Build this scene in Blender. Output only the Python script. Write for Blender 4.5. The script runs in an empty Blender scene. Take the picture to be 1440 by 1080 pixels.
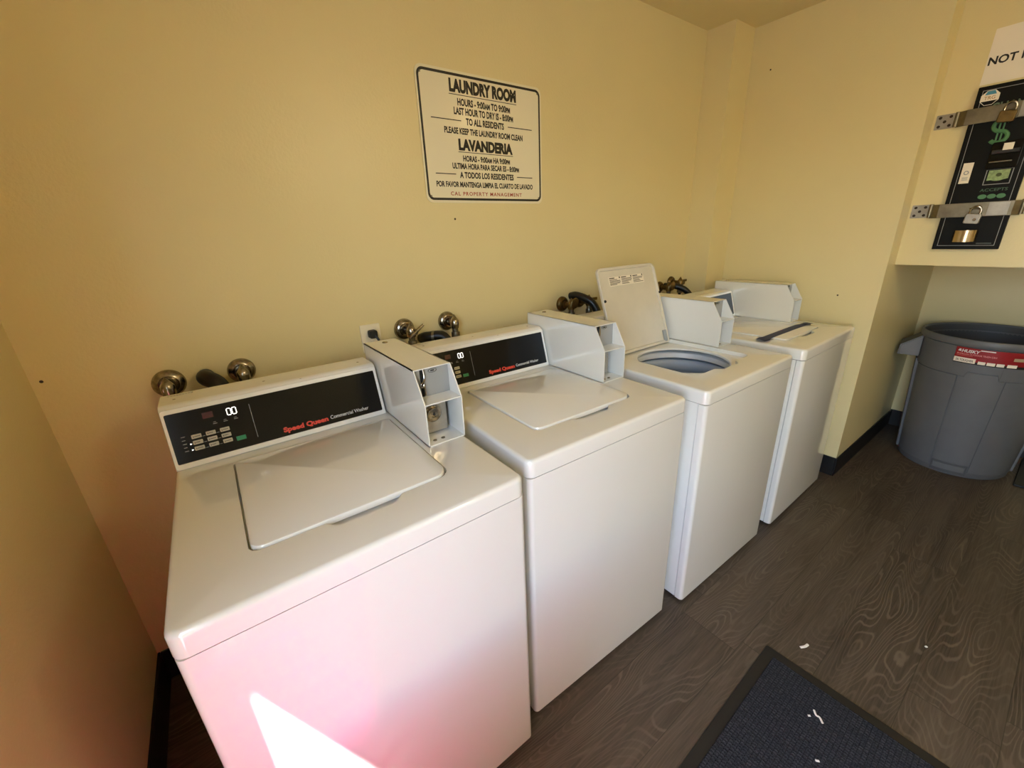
import bpy, bmesh, math, random
from mathutils import Vector, Matrix
C = bpy.context.scene.collection
SC = bpy.context.scene
PI = math.pi
random.seed(7)

# ------------------------------------------------------------------ camera, sky, sun, lamps, exposure
RT = Vector((0.80366206, -0.59374781, -0.03988518))
UP = Vector((0.23381984, 0.25342931, 0.93867026))
FW = Vector((0.54722534, 0.76369963, -0.34250154))
EYE = Vector((-0.4358, -1.5655, 1.4269))
cam = bpy.data.cameras.new('camera')
cam.sensor_width = 36.0
cam.lens = 574.89 / 1440 * 36.0
cam.clip_start = 0.02
camo = bpy.data.objects.new('camera', cam)
C.objects.link(camo)
camo.matrix_world = Matrix(((RT.x, UP.x, -FW.x, EYE.x), (RT.y, UP.y, -FW.y, EYE.y), (RT.z, UP.z, -FW.z, EYE.z), (0, 0, 0, 1)))
SC.camera = camo
SC.view_settings.view_transform = 'Standard'
SC.view_settings.look = 'None'
SC.view_settings.exposure = 0.0
SC.view_settings.gamma = 1.0
SC.view_settings.use_curve_mapping = False
SC.cycles.use_denoising = True
SC.cycles.max_bounces = 16
SC.cycles.diffuse_bounces = 8
SC.cycles.glossy_bounces = 6
SC.cycles.caustics_reflective = False
SC.cycles.caustics_refractive = False
SC.cycles.sample_clamp_indirect = 12.0

SUN_DIR = Vector((1.0, 1.56, -2.62)).normalized()
SUN_STRENGTH = 34.0
SKY_STRENGTH = 2.35
FILL_WATTS = 21.0
world = bpy.data.worlds.new('sky')
SC.world = world
world.use_nodes = True
wn = world.node_tree
wn.nodes.clear()
wo = wn.nodes.new('ShaderNodeOutputWorld')
wb = wn.nodes.new('ShaderNodeBackground')
ws = wn.nodes.new('ShaderNodeTexSky')
ws.sky_type = 'NISHITA'
ws.sun_disc = False
ws.sun_elevation = math.radians(62)
ws.sun_rotation = math.radians(230)
wb.inputs['Strength'].default_value = SKY_STRENGTH
wn.links.new(ws.outputs[0], wb.inputs['Color'])
wn.links.new(wb.outputs[0], wo.inputs['Surface'])
sl = bpy.data.lights.new('sun', 'SUN')
sl.energy = SUN_STRENGTH
sl.angle = math.radians(0.6)
sl.color = (1.0, 0.97, 0.92)
so = bpy.data.objects.new('sun', sl)
C.objects.link(so)
so.location = (-4, -4, 8)
so.rotation_euler = SUN_DIR.to_track_quat('-Z', 'Y').to_euler()
DOOR_Y0, DOOR_Y1, DOOR_Z = -2.35, -1.45, 2.0
XL, WT = -0.8636, 0.15
pl = bpy.data.lights.new('doorway_portal', 'AREA')       # sampling portal in the open doorway, gives no light of its own
pl.shape = 'RECTANGLE'
pl.size = DOOR_Y1 - DOOR_Y0
pl.size_y = DOOR_Z
pl.cycles.is_portal = True
po = bpy.data.objects.new('doorway_portal', pl)
C.objects.link(po)
po.matrix_world = Matrix(((0, 0, -1, XL - WT), (1, 0, 0, (DOOR_Y0 + DOOR_Y1) / 2), (0, 1, 0, DOOR_Z / 2), (0, 0, 0, 1)))

# ------------------------------------------------------------------ helpers
def link(o, parent=None):
    C.objects.link(o)
    if parent is not None:
        o.parent = parent
    return o

def tag(o, label, cat, group=None):
    o['label'] = label
    o['category'] = cat
    if group:
        o['group'] = group
    return o

def thing(name, label, cat, loc=(0, 0, 0), rz=0.0, group=None):
    o = bpy.data.objects.new(name, None)
    o.empty_display_size = 0.05
    link(o)
    o.location = loc
    o.rotation_euler = (0, 0, rz)
    return tag(o, label, cat, group)

def obj(name, bm, m, parent=None, smooth=35, bevel=0.0, seg=2, mat=None, recalc=True):
    if recalc:
        bmesh.ops.recalc_face_normals(bm, faces=bm.faces)
    if mat is not None:
        bmesh.ops.transform(bm, matrix=mat, verts=bm.verts)
    me = bpy.data.meshes.new(name)
    bm.to_mesh(me)
    bm.free()
    ms = m if isinstance(m, (list, tuple)) else [m]
    for x in ms:
        me.materials.append(x)
    if smooth:
        me.polygons.foreach_set('use_smooth', [True] * len(me.polygons))
        me.set_sharp_from_angle(angle=math.radians(smooth))
    o = bpy.data.objects.new(name, me)
    link(o, parent)
    if bevel:
        b = o.modifiers.new('bevel', 'BEVEL')
        b.width = bevel
        b.segments = seg
        b.limit_method = 'ANGLE'
        b.angle_limit = math.radians(40)
        b.harden_normals = bool(smooth)
    return o

def struct(name, bm, m, **k):
    o = obj(name, bm, m, **k)
    o['kind'] = 'structure'
    return o

def BM():
    return bmesh.new()

def box(bm, x0, x1, y0, y1, z0, z1, M=None, mi=0):
    v = [Vector((x, y, z)) for x in (x0, x1) for y in (y0, y1) for z in (z0, z1)]
    if M is not None:
        v = [M @ p for p in v]
    v = [bm.verts.new(p) for p in v]
    for a in ((0, 1, 3, 2), (4, 6, 7, 5), (0, 4, 5, 1), (2, 3, 7, 6), (0, 2, 6, 4), (1, 5, 7, 3)):
        f = bm.faces.new([v[i] for i in a])
        f.material_index = mi
    return bm

def bxo(*a):
    return box(BM(), *a)

def prism(bm, pts, d0, d1, M=None):
    """pts in (u, v), extruded along w from d0 to d1; M maps (u, v, w) to space"""
    M = M or Matrix()
    a = [bm.verts.new(M @ Vector((u, v, d0))) for u, v in pts]
    b = [bm.verts.new(M @ Vector((u, v, d1))) for u, v in pts]
    n = len(pts)
    bm.faces.new(a[::-1])
    bm.faces.new(b)
    for i in range(n):
        bm.faces.new((a[i], a[(i + 1) % n], b[(i + 1) % n], b[i]))
    return bm

def ring_prism(bm, outer, inner, d0, d1, M=None):
    M = M or Matrix()
    n = len(outer)
    L = [[bm.verts.new(M @ Vector((u, v, d))) for u, v in P] for P in (outer, inner) for d in (d0, d1)]
    o0, o1, i0, i1 = L
    for i in range(n):
        j = (i + 1) % n
        bm.faces.new((o0[i], o0[j], o1[j], o1[i]))
        bm.faces.new((i0[j], i0[i], i1[i], i1[j]))
        bm.faces.new((o1[i], o1[j], i1[j], i1[i]))
        bm.faces.new((o0[j], o0[i], i0[i], i0[j]))
    return bm

def rr(x0, x1, y0, y1, r, n=6):
    """rounded rectangle, counter-clockwise; r may be one radius or four (bl, br, tr, tl)"""
    R = r if isinstance(r, (list, tuple)) else (r,) * 4
    out = []
    for (cx, cy, a0), q in zip(((x0, y0, PI), (x1, y0, 1.5 * PI), (x1, y1, 0), (x0, y1, .5 * PI)), R):
        sx = 1 if cx == x0 else -1
        sy = 1 if cy == y0 else -1
        for k in range(n + 1):
            a = a0 + k / n * PI / 2
            out.append((cx + sx * q + q * math.cos(a), cy + sy * q + q * math.sin(a)))
    return out

def lathe(bm, prof, seg=32, M=None, closed=True):
    M = M or Matrix()
    rings = []
    for r, z in prof:
        if r < 1e-6:
            rings.append([bm.verts.new(M @ Vector((0, 0, z)))])
        else:
            rings.append([bm.verts.new(M @ Vector((r * math.cos(2 * PI * k / seg), r * math.sin(2 * PI * k / seg), z))) for k in range(seg)])
    for a, b in zip(rings, rings[1:]):
        for k in range(seg):
            j = (k + 1) % seg
            if len(a) == 1 and len(b) == 1:
                continue
            if len(a) == 1:
                bm.faces.new((a[0], b[k], b[j]))
            elif len(b) == 1:
                bm.faces.new((a[k], b[0], a[j]))
            else:
                bm.faces.new((a[k], b[k], b[j], a[j]))
    return bm

def smooth_path(pts, n=8):
    P = [Vector(p) for p in pts]
    Q = [P[0] * 2 - P[1]] + P + [P[-1] * 2 - P[-2]]
    out = []
    for i in range(1, len(Q) - 2):
        for k in range(n):
            t = k / n
            a, b, c, d = Q[i - 1], Q[i], Q[i + 1], Q[i + 2]
            out.append(.5 * ((2 * b) + (c - a) * t + (2 * a - 5 * b + 4 * c - d) * t * t + (3 * b - a - 3 * c + d) * t ** 3))
    out.append(P[-1])
    return out

def tube(bm, pts, r, seg=12, caps=True):
    P = [Vector(p) for p in pts]
    rad = r if isinstance(r, (list, tuple)) else [r] * len(P)
    up = Vector((0, 0, 1))
    prev = None
    rings = []
    for i, p in enumerate(P):
        t = (P[min(i + 1, len(P) - 1)] - P[max(i - 1, 0)]).normalized()
        if prev is None:
            n = t.cross(up)
            if n.length < 1e-3:
                n = t.cross(Vector((1, 0, 0)))
        else:
            n = prev - t * prev.dot(t)
        n.normalize()
        prev = n
        b = t.cross(n)
        rings.append([bm.verts.new(p + (n * math.cos(2 * PI * k / seg) + b * math.sin(2 * PI * k / seg)) * rad[i]) for k in range(seg)])
    for a, b in zip(rings, rings[1:]):
        for k in range(seg):
            j = (k + 1) % seg
            bm.faces.new((a[k], a[j], b[j], b[k]))
    if caps:
        bm.faces.new(rings[0][::-1])
        bm.faces.new(rings[-1])
    return bm

def plane_fill(bm, loops, M):
    """flat face bounded by an outer loop and holes (each a list of (u, v)); returns vertex lists"""
    L = []
    edges = []
    for lp in loops:
        vs = [bm.verts.new(M @ Vector((u, v, 0))) for u, v in lp]
        for i in range(len(vs)):
            edges.append(bm.edges.new((vs[i], vs[(i + 1) % len(vs)])))
        L.append(vs)
    bmesh.ops.triangle_fill(bm, use_beauty=True, use_dissolve=False, edges=edges)
    return L

def bridge(bm, a, b):
    n = len(a)
    for i in range(n):
        j = (i + 1) % n
        bm.faces.new((a[i], a[j], b[j], b[i]))

def text_bm(bm, body, u0, u1, v0, v1, M, d0=0.0, d1=0.0006, bold=0.0, small=0.78, shear=0.0, spacing=1.0):
    """text fitted to the rectangle (cap height v0..v1) in plane M (u, v, w); lowercase after a digit turns to small caps"""
    cu = bpy.data.curves.new('tmp_text', 'FONT')
    cu.body = body
    cu.offset = bold
    cu.shear = shear
    cu.small_caps_scale = small
    cu.space_character = spacing
    cu.resolution_u = 3
    cu.extrude = 0.5
    for i, ch in enumerate(body):
        if ch in 'apm' and i and (body[i - 1].isdigit() or (body[i - 1] in 'ap' and i > 1 and body[i - 2].isdigit())):
            cu.body_format[i].use_small_caps = True
    o = bpy.data.objects.new('tmp_text', cu)
    me = bpy.data.meshes.new_from_object(o)
    bpy.data.objects.remove(o)
    bpy.data.curves.remove(cu)
    xs = [v.co.x for v in me.vertices]
    cap = 0.0
    for v in me.vertices:
        cap = max(cap, v.co.y)
    x0, x1 = min(xs), max(xs)
    y0 = min(v.co.y for v in me.vertices) if not any(c in 'pqgyjQ,' for c in body) or all(c.isupper() or not c.isalpha() for c in body) else 0.0
    T = Matrix()
    for v in me.vertices:
        v.co = M @ Vector((u0 + (v.co.x - x0) / (x1 - x0) * (u1 - u0), v0 + (v.co.y - y0) / (cap - y0) * (v1 - v0), d0 + (v.co.z + .5) * (d1 - d0)))
    bm.from_mesh(me)
    bpy.data.meshes.remove(me)
    return bm

def axes(o, X, Y, Z):
    X, Y, Z = Vector(X), Vector(Y), Vector(Z)
    return Matrix(((X.x, Y.x, Z.x, o[0]), (X.y, Y.y, Z.y, o[1]), (X.z, Y.z, Z.z, o[2]), (0, 0, 0, 1)))

# ------------------------------------------------------------------ materials
def srgb(r, g, b):
    f = lambda c: c / 12.92 if c <= .04045 else ((c + .055) / 1.055) ** 2.4
    return (f(r / 255), f(g / 255), f(b / 255), 1)

class NT:
    def __init__(s, name):
        s.m = bpy.data.materials.new(name)
        s.m.use_nodes = True
        s.t = s.m.node_tree
        s.b = s.t.nodes['Principled BSDF']
        s.out = s.t.nodes['Material Output']
    def n(s, typ, **k):
        x = s.t.nodes.new(typ)
        for a, v in k.items():
            setattr(x, a, v)
        return x
    def l(s, a, b):
        s.t.links.new(a, b)
    def math(s, op, a, b=None, c=None):
        x = s.n('ShaderNodeMath', operation=op)
        for i, v in enumerate((a, b, c)):
            if v is None:
                continue
            if hasattr(v, 'is_linked'):
                s.l(v, x.inputs[i])
            else:
                x.inputs[i].default_value = v
        return x.outputs[0]
    def comb(s, x, y, z):
        c = s.n('ShaderNodeCombineXYZ')
        for i, v in enumerate((x, y, z)):
            if hasattr(v, 'is_linked'):
                s.l(v, c.inputs[i])
            else:
                c.inputs[i].default_value = v
        return c.outputs[0]
    def noise(s, vec, scale, detail=2, rough=.5, dist=0):
        x = s.n('ShaderNodeTexNoise')
        x.inputs['Scale'].default_value = scale
        x.inputs['Detail'].default_value = detail
        x.inputs['Roughness'].default_value = rough
        x.inputs['Distortion'].default_value = dist
        if vec is not None:
            s.l(vec, x.inputs['Vector'])
        return x.outputs['Fac']
    def ramp(s, fac, stops):
        x = s.n('ShaderNodeValToRGB')
        e = x.color_ramp.elements
        while len(e) < len(stops):
            e.new(.5)
        for q, (p, c) in zip(e, stops):
            q.position = p
            q.color = c
        s.l(fac, x.inputs[0])
        return x.outputs[0]
    def mix(s, fac, a, b, blend='MIX'):
        x = s.n('ShaderNodeMix', data_type='RGBA', blend_type=blend)
        for sock, v in ((x.inputs[0], fac), (x.inputs[6], a), (x.inputs[7], b)):
            if hasattr(v, 'is_linked'):
                s.l(v, sock)
            else:
                sock.default_value = v
        return x.outputs[2]
    def bump(s, h, strength=.2, dist=.001):
        x = s.n('ShaderNodeBump')
        x.inputs['Strength'].default_value = strength
        x.inputs['Distance'].default_value = dist
        s.l(h, x.inputs['Height'])
        s.l(x.outputs[0], s.b.inputs['Normal'])

def mat(name, col, rough=.5, metal=0.0, spec=.5, emit=None, es=1.0, coat=0.0, var=0.0, vscale=8.0, bump=0.0, bscale=200.0, bdist=.001):
    q = NT(name)
    q.b.inputs['Base Color'].default_value = col
    q.b.inputs['Roughness'].default_value = rough
    q.b.inputs['Metallic'].default_value = metal
    q.b.inputs['Specular IOR Level'].default_value = spec
    q.b.inputs['Coat Weight'].default_value = coat
    q.b.inputs['Coat Roughness'].default_value = .05
    if emit:
        q.b.inputs['Emission Color'].default_value = emit
        q.b.inputs['Emission Strength'].default_value = es
    co = q.n('ShaderNodeTexCoord').outputs['Object']
    if var:
        f = q.noise(co, vscale, 4, .6)
        d = tuple(c * (1 - var) for c in col[:3]) + (1,)
        q.l(q.ramp(f, [(.35, d), (.65, col)]), q.b.inputs['Base Color'])
    if bump:
        q.bump(q.noise(co, bscale, 2, .5), bump, bdist)
    return q.m

WALL_COL = srgb(222, 208, 158)
def wall_paint(name, col):
    q = NT(name)
    co = q.n('ShaderNodeTexCoord').outputs['Object']
    f = q.noise(co, 1.7, 3, .6)
    d = tuple(c * .955 for c in col[:3]) + (1,)
    q.l(q.ramp(f, [(.3, d), (.7, col)]), q.b.inputs['Base Color'])
    q.b.inputs['Roughness'].default_value = .36
    q.b.inputs['Specular IOR Level'].default_value = .55
    h = q.math('ADD', q.noise(co, 110, 3, .55), q.math('MULTIPLY', q.noise(co, 32, 2, .5), .7))
    q.bump(h, .35, .0022)
    return q.m

M_WALL = wall_paint('yellow wall paint', WALL_COL)
M_CEIL = wall_paint('ceiling paint', srgb(222, 208, 160))
M_ENAMEL = mat('white enamel', srgb(224, 224, 219), .10, spec=.7, coat=.5, var=.02, vscale=3, bump=.04, bscale=260, bdist=.0006)
M_LIDIN = mat('white enamel lid inside', srgb(208, 202, 186), .3, var=.06, vscale=7)
M_PLASTIC = mat('white plastic', srgb(230, 229, 222), .33)
M_BLACKP = mat('black glossy panel', srgb(14, 14, 15), .16, spec=.22)
M_BLACK = mat('black rubber', srgb(18, 18, 19), .55, var=.2, vscale=20)
M_HOSE = mat('black hose rubber', srgb(14, 14, 15), .4)
M_GAP = mat('shadow gap black', srgb(10, 10, 10), .9)
M_KEY = mat('beige key', srgb(170, 162, 142), .5)
M_GREEN = mat('green key', srgb(16, 120, 70), .4)
M_DKRED = mat('dark red window', srgb(60, 8, 10), .2)
M_RED = mat('red print', srgb(205, 58, 38), .5)
M_SIGNRED = mat('sign red print', srgb(160, 62, 40), .5)
M_GREYPRINT = mat('grey print', srgb(150, 150, 150), .5)
M_WHITEPRINT = mat('white print', srgb(225, 225, 225), .5)
M_LED = mat('lit white digit', (1, 1, 1, 1), .4, emit=(1, .98, .92, 1), es=1.6)
M_STEEL = mat('worn steel', srgb(134, 126, 108), .36, metal=.85, var=.3, vscale=22)
M_CHROME = mat('chrome', srgb(176, 166, 150), .22, metal=1.0, var=.55, vscale=55, bump=.12, bscale=90)
M_BRASS = mat('aged brass', srgb(122, 100, 60), .38, metal=.9, var=.35, vscale=40)
M_GREYM = mat('grey painted metal', srgb(150, 152, 152), .4, metal=.2)
M_ZINC = mat('zinc plate', srgb(165, 160, 150), .38, metal=.65, var=.2, vscale=30)
M_TUB = mat('grey tub plastic', srgb(205, 208, 210), .35)
M_BASKET = mat('pale basket', srgb(196, 200, 206), .35)
M_RING = mat('blue grey balance ring', srgb(158, 172, 190), .35)
M_SIGN = mat('sign enamel cream', srgb(232, 226, 200), .13)
M_SIGNBLK = mat('sign black print', srgb(22, 20, 18), .4)
M_BASEB = mat('black vinyl baseboard', srgb(20, 20, 22), .4, var=.2, vscale=6)
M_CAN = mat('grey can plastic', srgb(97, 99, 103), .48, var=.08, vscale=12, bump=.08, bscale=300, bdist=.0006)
M_CANIN = mat('grey can plastic shaded inside', srgb(74, 76, 80), .6)  # same plastic as the can, darkened to stand in for the shade inside
M_LABELRED = mat('red label', srgb(150, 22, 30), .35, var=.25, vscale=18)
M_PAPER = mat('white paper', srgb(232, 224, 208), .7)
M_TAPE = mat('blue masking tape', srgb(44, 54, 92), .6, var=.15, vscale=40, bump=.3, bscale=120)
M_DKGREEN = mat('green print', srgb(74, 124, 82), .55)
M_BILL = mat('pale green banknote print', srgb(150, 175, 120), .6, var=.4, vscale=90)
M_PANELBLK = mat('black painted steel', srgb(15, 15, 12), .5, spec=.14, var=.2, vscale=14)
M_BLUEST = mat('blue sticker', srgb(70, 140, 170), .4)
M_BROWNPR = mat('brown print', srgb(168, 130, 80), .6)
M_CUP = mat('brushed steel cup', srgb(190, 170, 140), .22, metal=1.0)
M_CONC = mat('concrete paving', srgb(150, 149, 146), .85, var=.15, vscale=2.5)
M_PLATE = mat('ivory outlet plate', srgb(240, 230, 202), .35)
M_LINT = mat('white lint', srgb(225, 222, 216), .8)
M_NAIL = mat('dark nail', srgb(50, 38, 26), .6)
M_DIFF = mat('lit opal diffuser', (.9, .88, .82, 1), .5, emit=(1, .89, .66, 1), es=6.0)
M_BULB = mat('warm lit glass', (1, .8, .5, 1), .4, emit=(1, .66, .28, 1), es=9.0)

def pink_plastic():
    q = NT('pink translucent plastic')
    d = q.n('ShaderNodeBsdfDiffuse')
    d.inputs[0].default_value = (.92, .05, .50, 1)
    t = q.n('ShaderNodeBsdfTranslucent')
    t.inputs[0].default_value = (.96, .06, .58, 1)
    co = q.n('ShaderNodeTexCoord').outputs['Object']
    f = q.noise(co, 30, 2)
    m = q.n('ShaderNodeMixShader')
    q.l(q.math('ADD', .35, q.math('MULTIPLY', f, .2)), m.inputs[0])
    q.l(d.outputs[0], m.inputs[1])
    q.l(t.outputs[0], m.inputs[2])
    q.l(m.outputs[0], q.out.inputs['Surface'])
    return q.m
M_PINK = pink_plastic()

def wood_floor():
    q = NT('dark oak vinyl planks')
    co = q.n('ShaderNodeTexCoord').outputs['Object']
    sp = q.n('ShaderNodeSeparateXYZ')
    q.l(co, sp.inputs[0])
    x, y = sp.outputs[0], sp.outputs[1]
    PW, PL = .2005, 1.22
    v = q.math('DIVIDE', q.math('ADD', y, 1.565 + 20 * PW), PW)
    row = q.math('FLOOR', v)
    fv = q.math('SUBTRACT', v, row)
    wn_ = q.n('ShaderNodeTexWhiteNoise', noise_dimensions='1D')
    q.l(row, wn_.inputs['W'])
    off = q.math('MULTIPLY', wn_.outputs[0], PL)
    # rows 20 (just inside the seam) and 19 carry the visible end joints
    is20 = q.math('COMPARE', row, 20.0, .5)
    is19 = q.math('COMPARE', row, 19.0, .5)
    off = q.math('ADD', q.math('MULTIPLY', off, q.math('SUBTRACT', 1.0, q.math('ADD', is20, is19))),
                 q.math('ADD', q.math('MULTIPLY', is20, -1.825), q.math('MULTIPLY', is19, -1.08)))
    u = q.math('DIVIDE', q.math('ADD', q.math('ADD', x, off), 20 * PL), PL)
    col = q.math('FLOOR', u)
    fu = q.math('SUBTRACT', u, col)
    pid = q.math('ADD', q.math('MULTIPLY', row, 7.31), q.math('MULTIPLY', col, 3.17))
    wr = q.n('ShaderNodeTexWhiteNoise', noise_dimensions='1D')
    q.l(pid, wr.inputs['W'])
    rnd = wr.outputs[0]
    yl = q.math('MULTIPLY', fv, PW)
    # cathedral figure: contour lines of a noise field stretched along the plank
    vec = q.comb(q.math('MULTIPLY', x, 1.5), q.math('MULTIPLY', y, 8.0), q.math('MULTIPLY', pid, 5.0))
    wob = q.noise(q.comb(q.math('MULTIPLY', x, 11), q.math('MULTIPLY', y, 30), pid), 1.0, 3, .6)
    base = q.math('ADD', q.noise(vec, 1.0, 1.0, .4), q.math('MULTIPLY', wob, .022))
    s = q.math('SINE', q.math('MULTIPLY', base, 210.0))
    lines = q.ramp(s, [(.45, (0, 0, 0, 1)), (.98, (1, 1, 1, 1))])
    mask = q.ramp(q.noise(q.comb(q.math('MULTIPLY', x, 2.0), q.math('MULTIPLY', y, 6.0), q.math('MULTIPLY', pid, 2.3)), 1.0, 2), [(.36, (.12, .12, .12, 1)), (.66, (1, 1, 1, 1))])
    fine = q.noise(q.comb(q.math('MULTIPLY', x, 6), q.math('MULTIPLY', y, 170), pid), 1.0, 4, .65)
    broad = q.noise(q.comb(q.math('MULTIPLY', x, 1.6), q.math('MULTIPLY', y, 14), pid), 1.0, 3, .6)
    c0 = q.ramp(broad, [(.3, srgb(55, 47, 40)), (.72, srgb(80, 71, 61))])
    tone = q.math('ADD', .80, q.math('MULTIPLY', rnd, .42))
    c1 = q.mix(1.0, c0, q.comb(tone, tone, tone), 'MULTIPLY')
    c2 = q.mix(q.math('MULTIPLY', q.math('MULTIPLY', lines, mask), .42), c1, srgb(126, 113, 98))
    c3 = q.mix(q.math('MULTIPLY', q.ramp(fine, [(.42, (0, 0, 0, 1)), (.7, (1, 1, 1, 1))]), .34), c2, srgb(108, 97, 84))
    e1 = q.math('MINIMUM', fv, q.math('SUBTRACT', 1.0, fv))
    e2 = q.math('MINIMUM', fu, q.math('SUBTRACT', 1.0, fu))
    seam = q.math('MAXIMUM', q.math('LESS_THAN', e1, .006), q.math('LESS_THAN', e2, .0011))
    c4 = q.mix(q.math('MULTIPLY', seam, .55), c3, srgb(38, 32, 27))
    q.l(c4, q.b.inputs['Base Color'])
    q.b.inputs['Roughness'].default_value = .46
    q.b.inputs['Specular IOR Level'].default_value = .35
    q.bump(q.math('ADD', fine, q.math('MULTIPLY', s, .25)), .12, .001)
    return q.m

def carpet():
    q = NT('charcoal ribbed mat pile')
    co = q.n('ShaderNodeTexCoord').outputs['Object']
    br = q.n('ShaderNodeTexBrick')
    br.inputs['Scale'].default_value = 22
    br.inputs['Mortar Size'].default_value = .03
    br.inputs['Color1'].default_value = (1, 1, 1, 1)
    br.inputs['Color2'].default_value = (.5, .5, .5, 1)
    br.inputs['Mortar'].default_value = (0, 0, 0, 1)
    q.l(co, br.inputs['Vector'])
    f = q.noise(co, 260, 3, .7)
    w = q.n('ShaderNodeTexWave', wave_type='BANDS', bands_direction='X')
    w.inputs['Scale'].default_value = 34
    w.inputs['Distortion'].default_value = 1.2
    q.l(co, w.inputs['Vector'])
    h = q.math('ADD', q.math('MULTIPLY', w.outputs['Fac'], br.outputs['Fac']), f)
    c = q.ramp(f, [(.3, srgb(34, 36, 42)), (.75, srgb(70, 72, 80))])
    speck = q.ramp(q.noise(co, 95, 1, .3), [(.80, (0, 0, 0, 1)), (.83, (1, 1, 1, 1))])
    rib = q.math('ADD', .62, q.math('MULTIPLY', q.math('MULTIPLY', w.outputs['Fac'], br.outputs['Color']), .75))
    c = q.mix(1.0, c, q.comb(rib, rib, rib), 'MULTIPLY')
    q.l(q.mix(q.math('MULTIPLY', speck, .4), c, srgb(150, 150, 150)), q.b.inputs['Base Color'])
    q.b.inputs['Roughness'].default_value = .95
    q.b.inputs['Specular IOR Level'].default_value = .1
    q.bump(q.math('ADD', h, q.math('MULTIPLY', br.outputs['Color'], .8)), .9, .004)
    return q.m

M_FLOOR = wood_floor()
M_CARPET = carpet()

# ------------------------------------------------------------------ room shell
CEIL = 2.434
PX, PW_, PD = 2.3114, 0.2036, 0.1567      # right wall plane, corner chase width and depth
YE = -0.972                                # where the right wall ends
NX = 3.40                                  # back of the niche
BHX, BHZ = 2.446, 1.204                    # bulkhead face and underside
YF = -3.0                                  # front wall
struct('floor', bxo(XL - WT, NX + .12, YF - .12, .12, -.1, 0), M_FLOOR, smooth=0)
struct('ceiling', bxo(XL - WT, NX + .12, YF - .12, .12, CEIL, CEIL + .1), M_CEIL, smooth=0)
struct('wall_back', bxo(XL - WT, NX + .12, 0, .12, 0, CEIL), M_WALL, smooth=0)
struct('wall_front', bxo(XL - WT, NX + .12, YF - .12, YF, 0, CEIL), M_WALL, smooth=0)
bm = BM()
box(bm, XL - WT, XL, DOOR_Y1, 0, 0, CEIL)
box(bm, XL - WT, XL, YF, DOOR_Y0, 0, CEIL)
box(bm, XL - WT, XL, DOOR_Y0, DOOR_Y1, DOOR_Z, CEIL)
struct('wall_left', bm, M_WALL, smooth=0)
struct('wall_right', bxo(PX, NX, YE, 0, 0, CEIL), M_WALL, smooth=0)
struct('wall_corner', bxo(PX - PW_, PX, -PD, 0, 0, CEIL), M_WALL, smooth=0)
struct('wall_niche', bxo(NX, NX + .12, YF, YE, 0, CEIL), M_WALL, smooth=0)
struct('wall_bulkhead', bxo(BHX, NX, YF, YE, BHZ, CEIL), M_WALL, smooth=0)

def base(name, x0, x1, y0, y1, h):
    struct(name, bxo(x0, x1, y0, y1, 0, h), M_BASEB, smooth=30, bevel=.003)
T_ = .008
base('baseboard_left', XL, XL + T_, DOOR_Y1 + .06, 0, .125)
base('baseboard_back', XL + T_, PX - PW_, -T_, 0, .125)
base('baseboard_right', PX - T_, PX, YE, -PD, .118)
base('baseboard_return', PX - T_, NX, YE - T_, YE, .118)
base('baseboard_niche', NX - T_, NX, YF, YE - T_, .118)
base('baseboard_front', XL, NX - T_, YF, YF + T_, .118)
bm = BM()
for a, b, c, d in ((DOOR_Y1 - .035, DOOR_Y1, 0, DOOR_Z), (DOOR_Y0, DOOR_Y0 + .035, 0, DOOR_Z)):
    box(bm, XL - WT * .6, XL - WT * .2, a, b, c, d)
struct('door_1', bm, M_PLASTIC, smooth=30, bevel=.003)
struct('ground_outside', bxo(-14, XL - WT, -12, 9, -.12, -.02), M_CONC, smooth=0)

# ------------------------------------------------------------------ washing machines
W, H, HC, D = .6455, .9151, .0477, .712
ZB = .013
CB, CFY, CFZ, CKY = .559, .6046, .1554, .7077
CX0, CX1 = .003, .530
BX0, BX1, BY0, BYS, BYB, BZ1, BZS = .537, .6441, .2647, .314, .7068, .1985, .117
LX0, LX1, LYF, LYB = .121, .518, .122, .512

def outer_loops(bm, x0, x1, y0, y1, r, prof, n=6):
    """shell with rounded plan corners; prof is a list of (inset, z)"""
    L = []
    for ins, z in prof:
        L.append([bm.verts.new((u, v, z)) for u, v in rr(x0 + ins, x1 - ins, y0 + ins, y1 - ins, max(r - ins, .002), n)])
    for a, b in zip(L, L[1:]):
        bridge(bm, a, b)
    return L

def lid_outline(gap, scoop):
    x0, x1, y0, y1 = LX0 - gap, LX1 + gap, LYF - gap, LYB + gap
    pts = rr(x0, x1, y0, y1, (.022, .034, .012, .012), 6)
    if scoop:
        out = pts[:7] + [(.246, y0), (.266, y0 - .022), (.378, y0 - .022), (.402, y0)] + pts[7:]
        return out
    return pts

def fillet_prof(z0, z1, r, n=4):
    return [(0, z0)] + [(r - r * math.cos(a), z1 - r + r * math.sin(a)) for a in [k / n * PI / 2 for k in range(n + 1)]]

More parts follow.
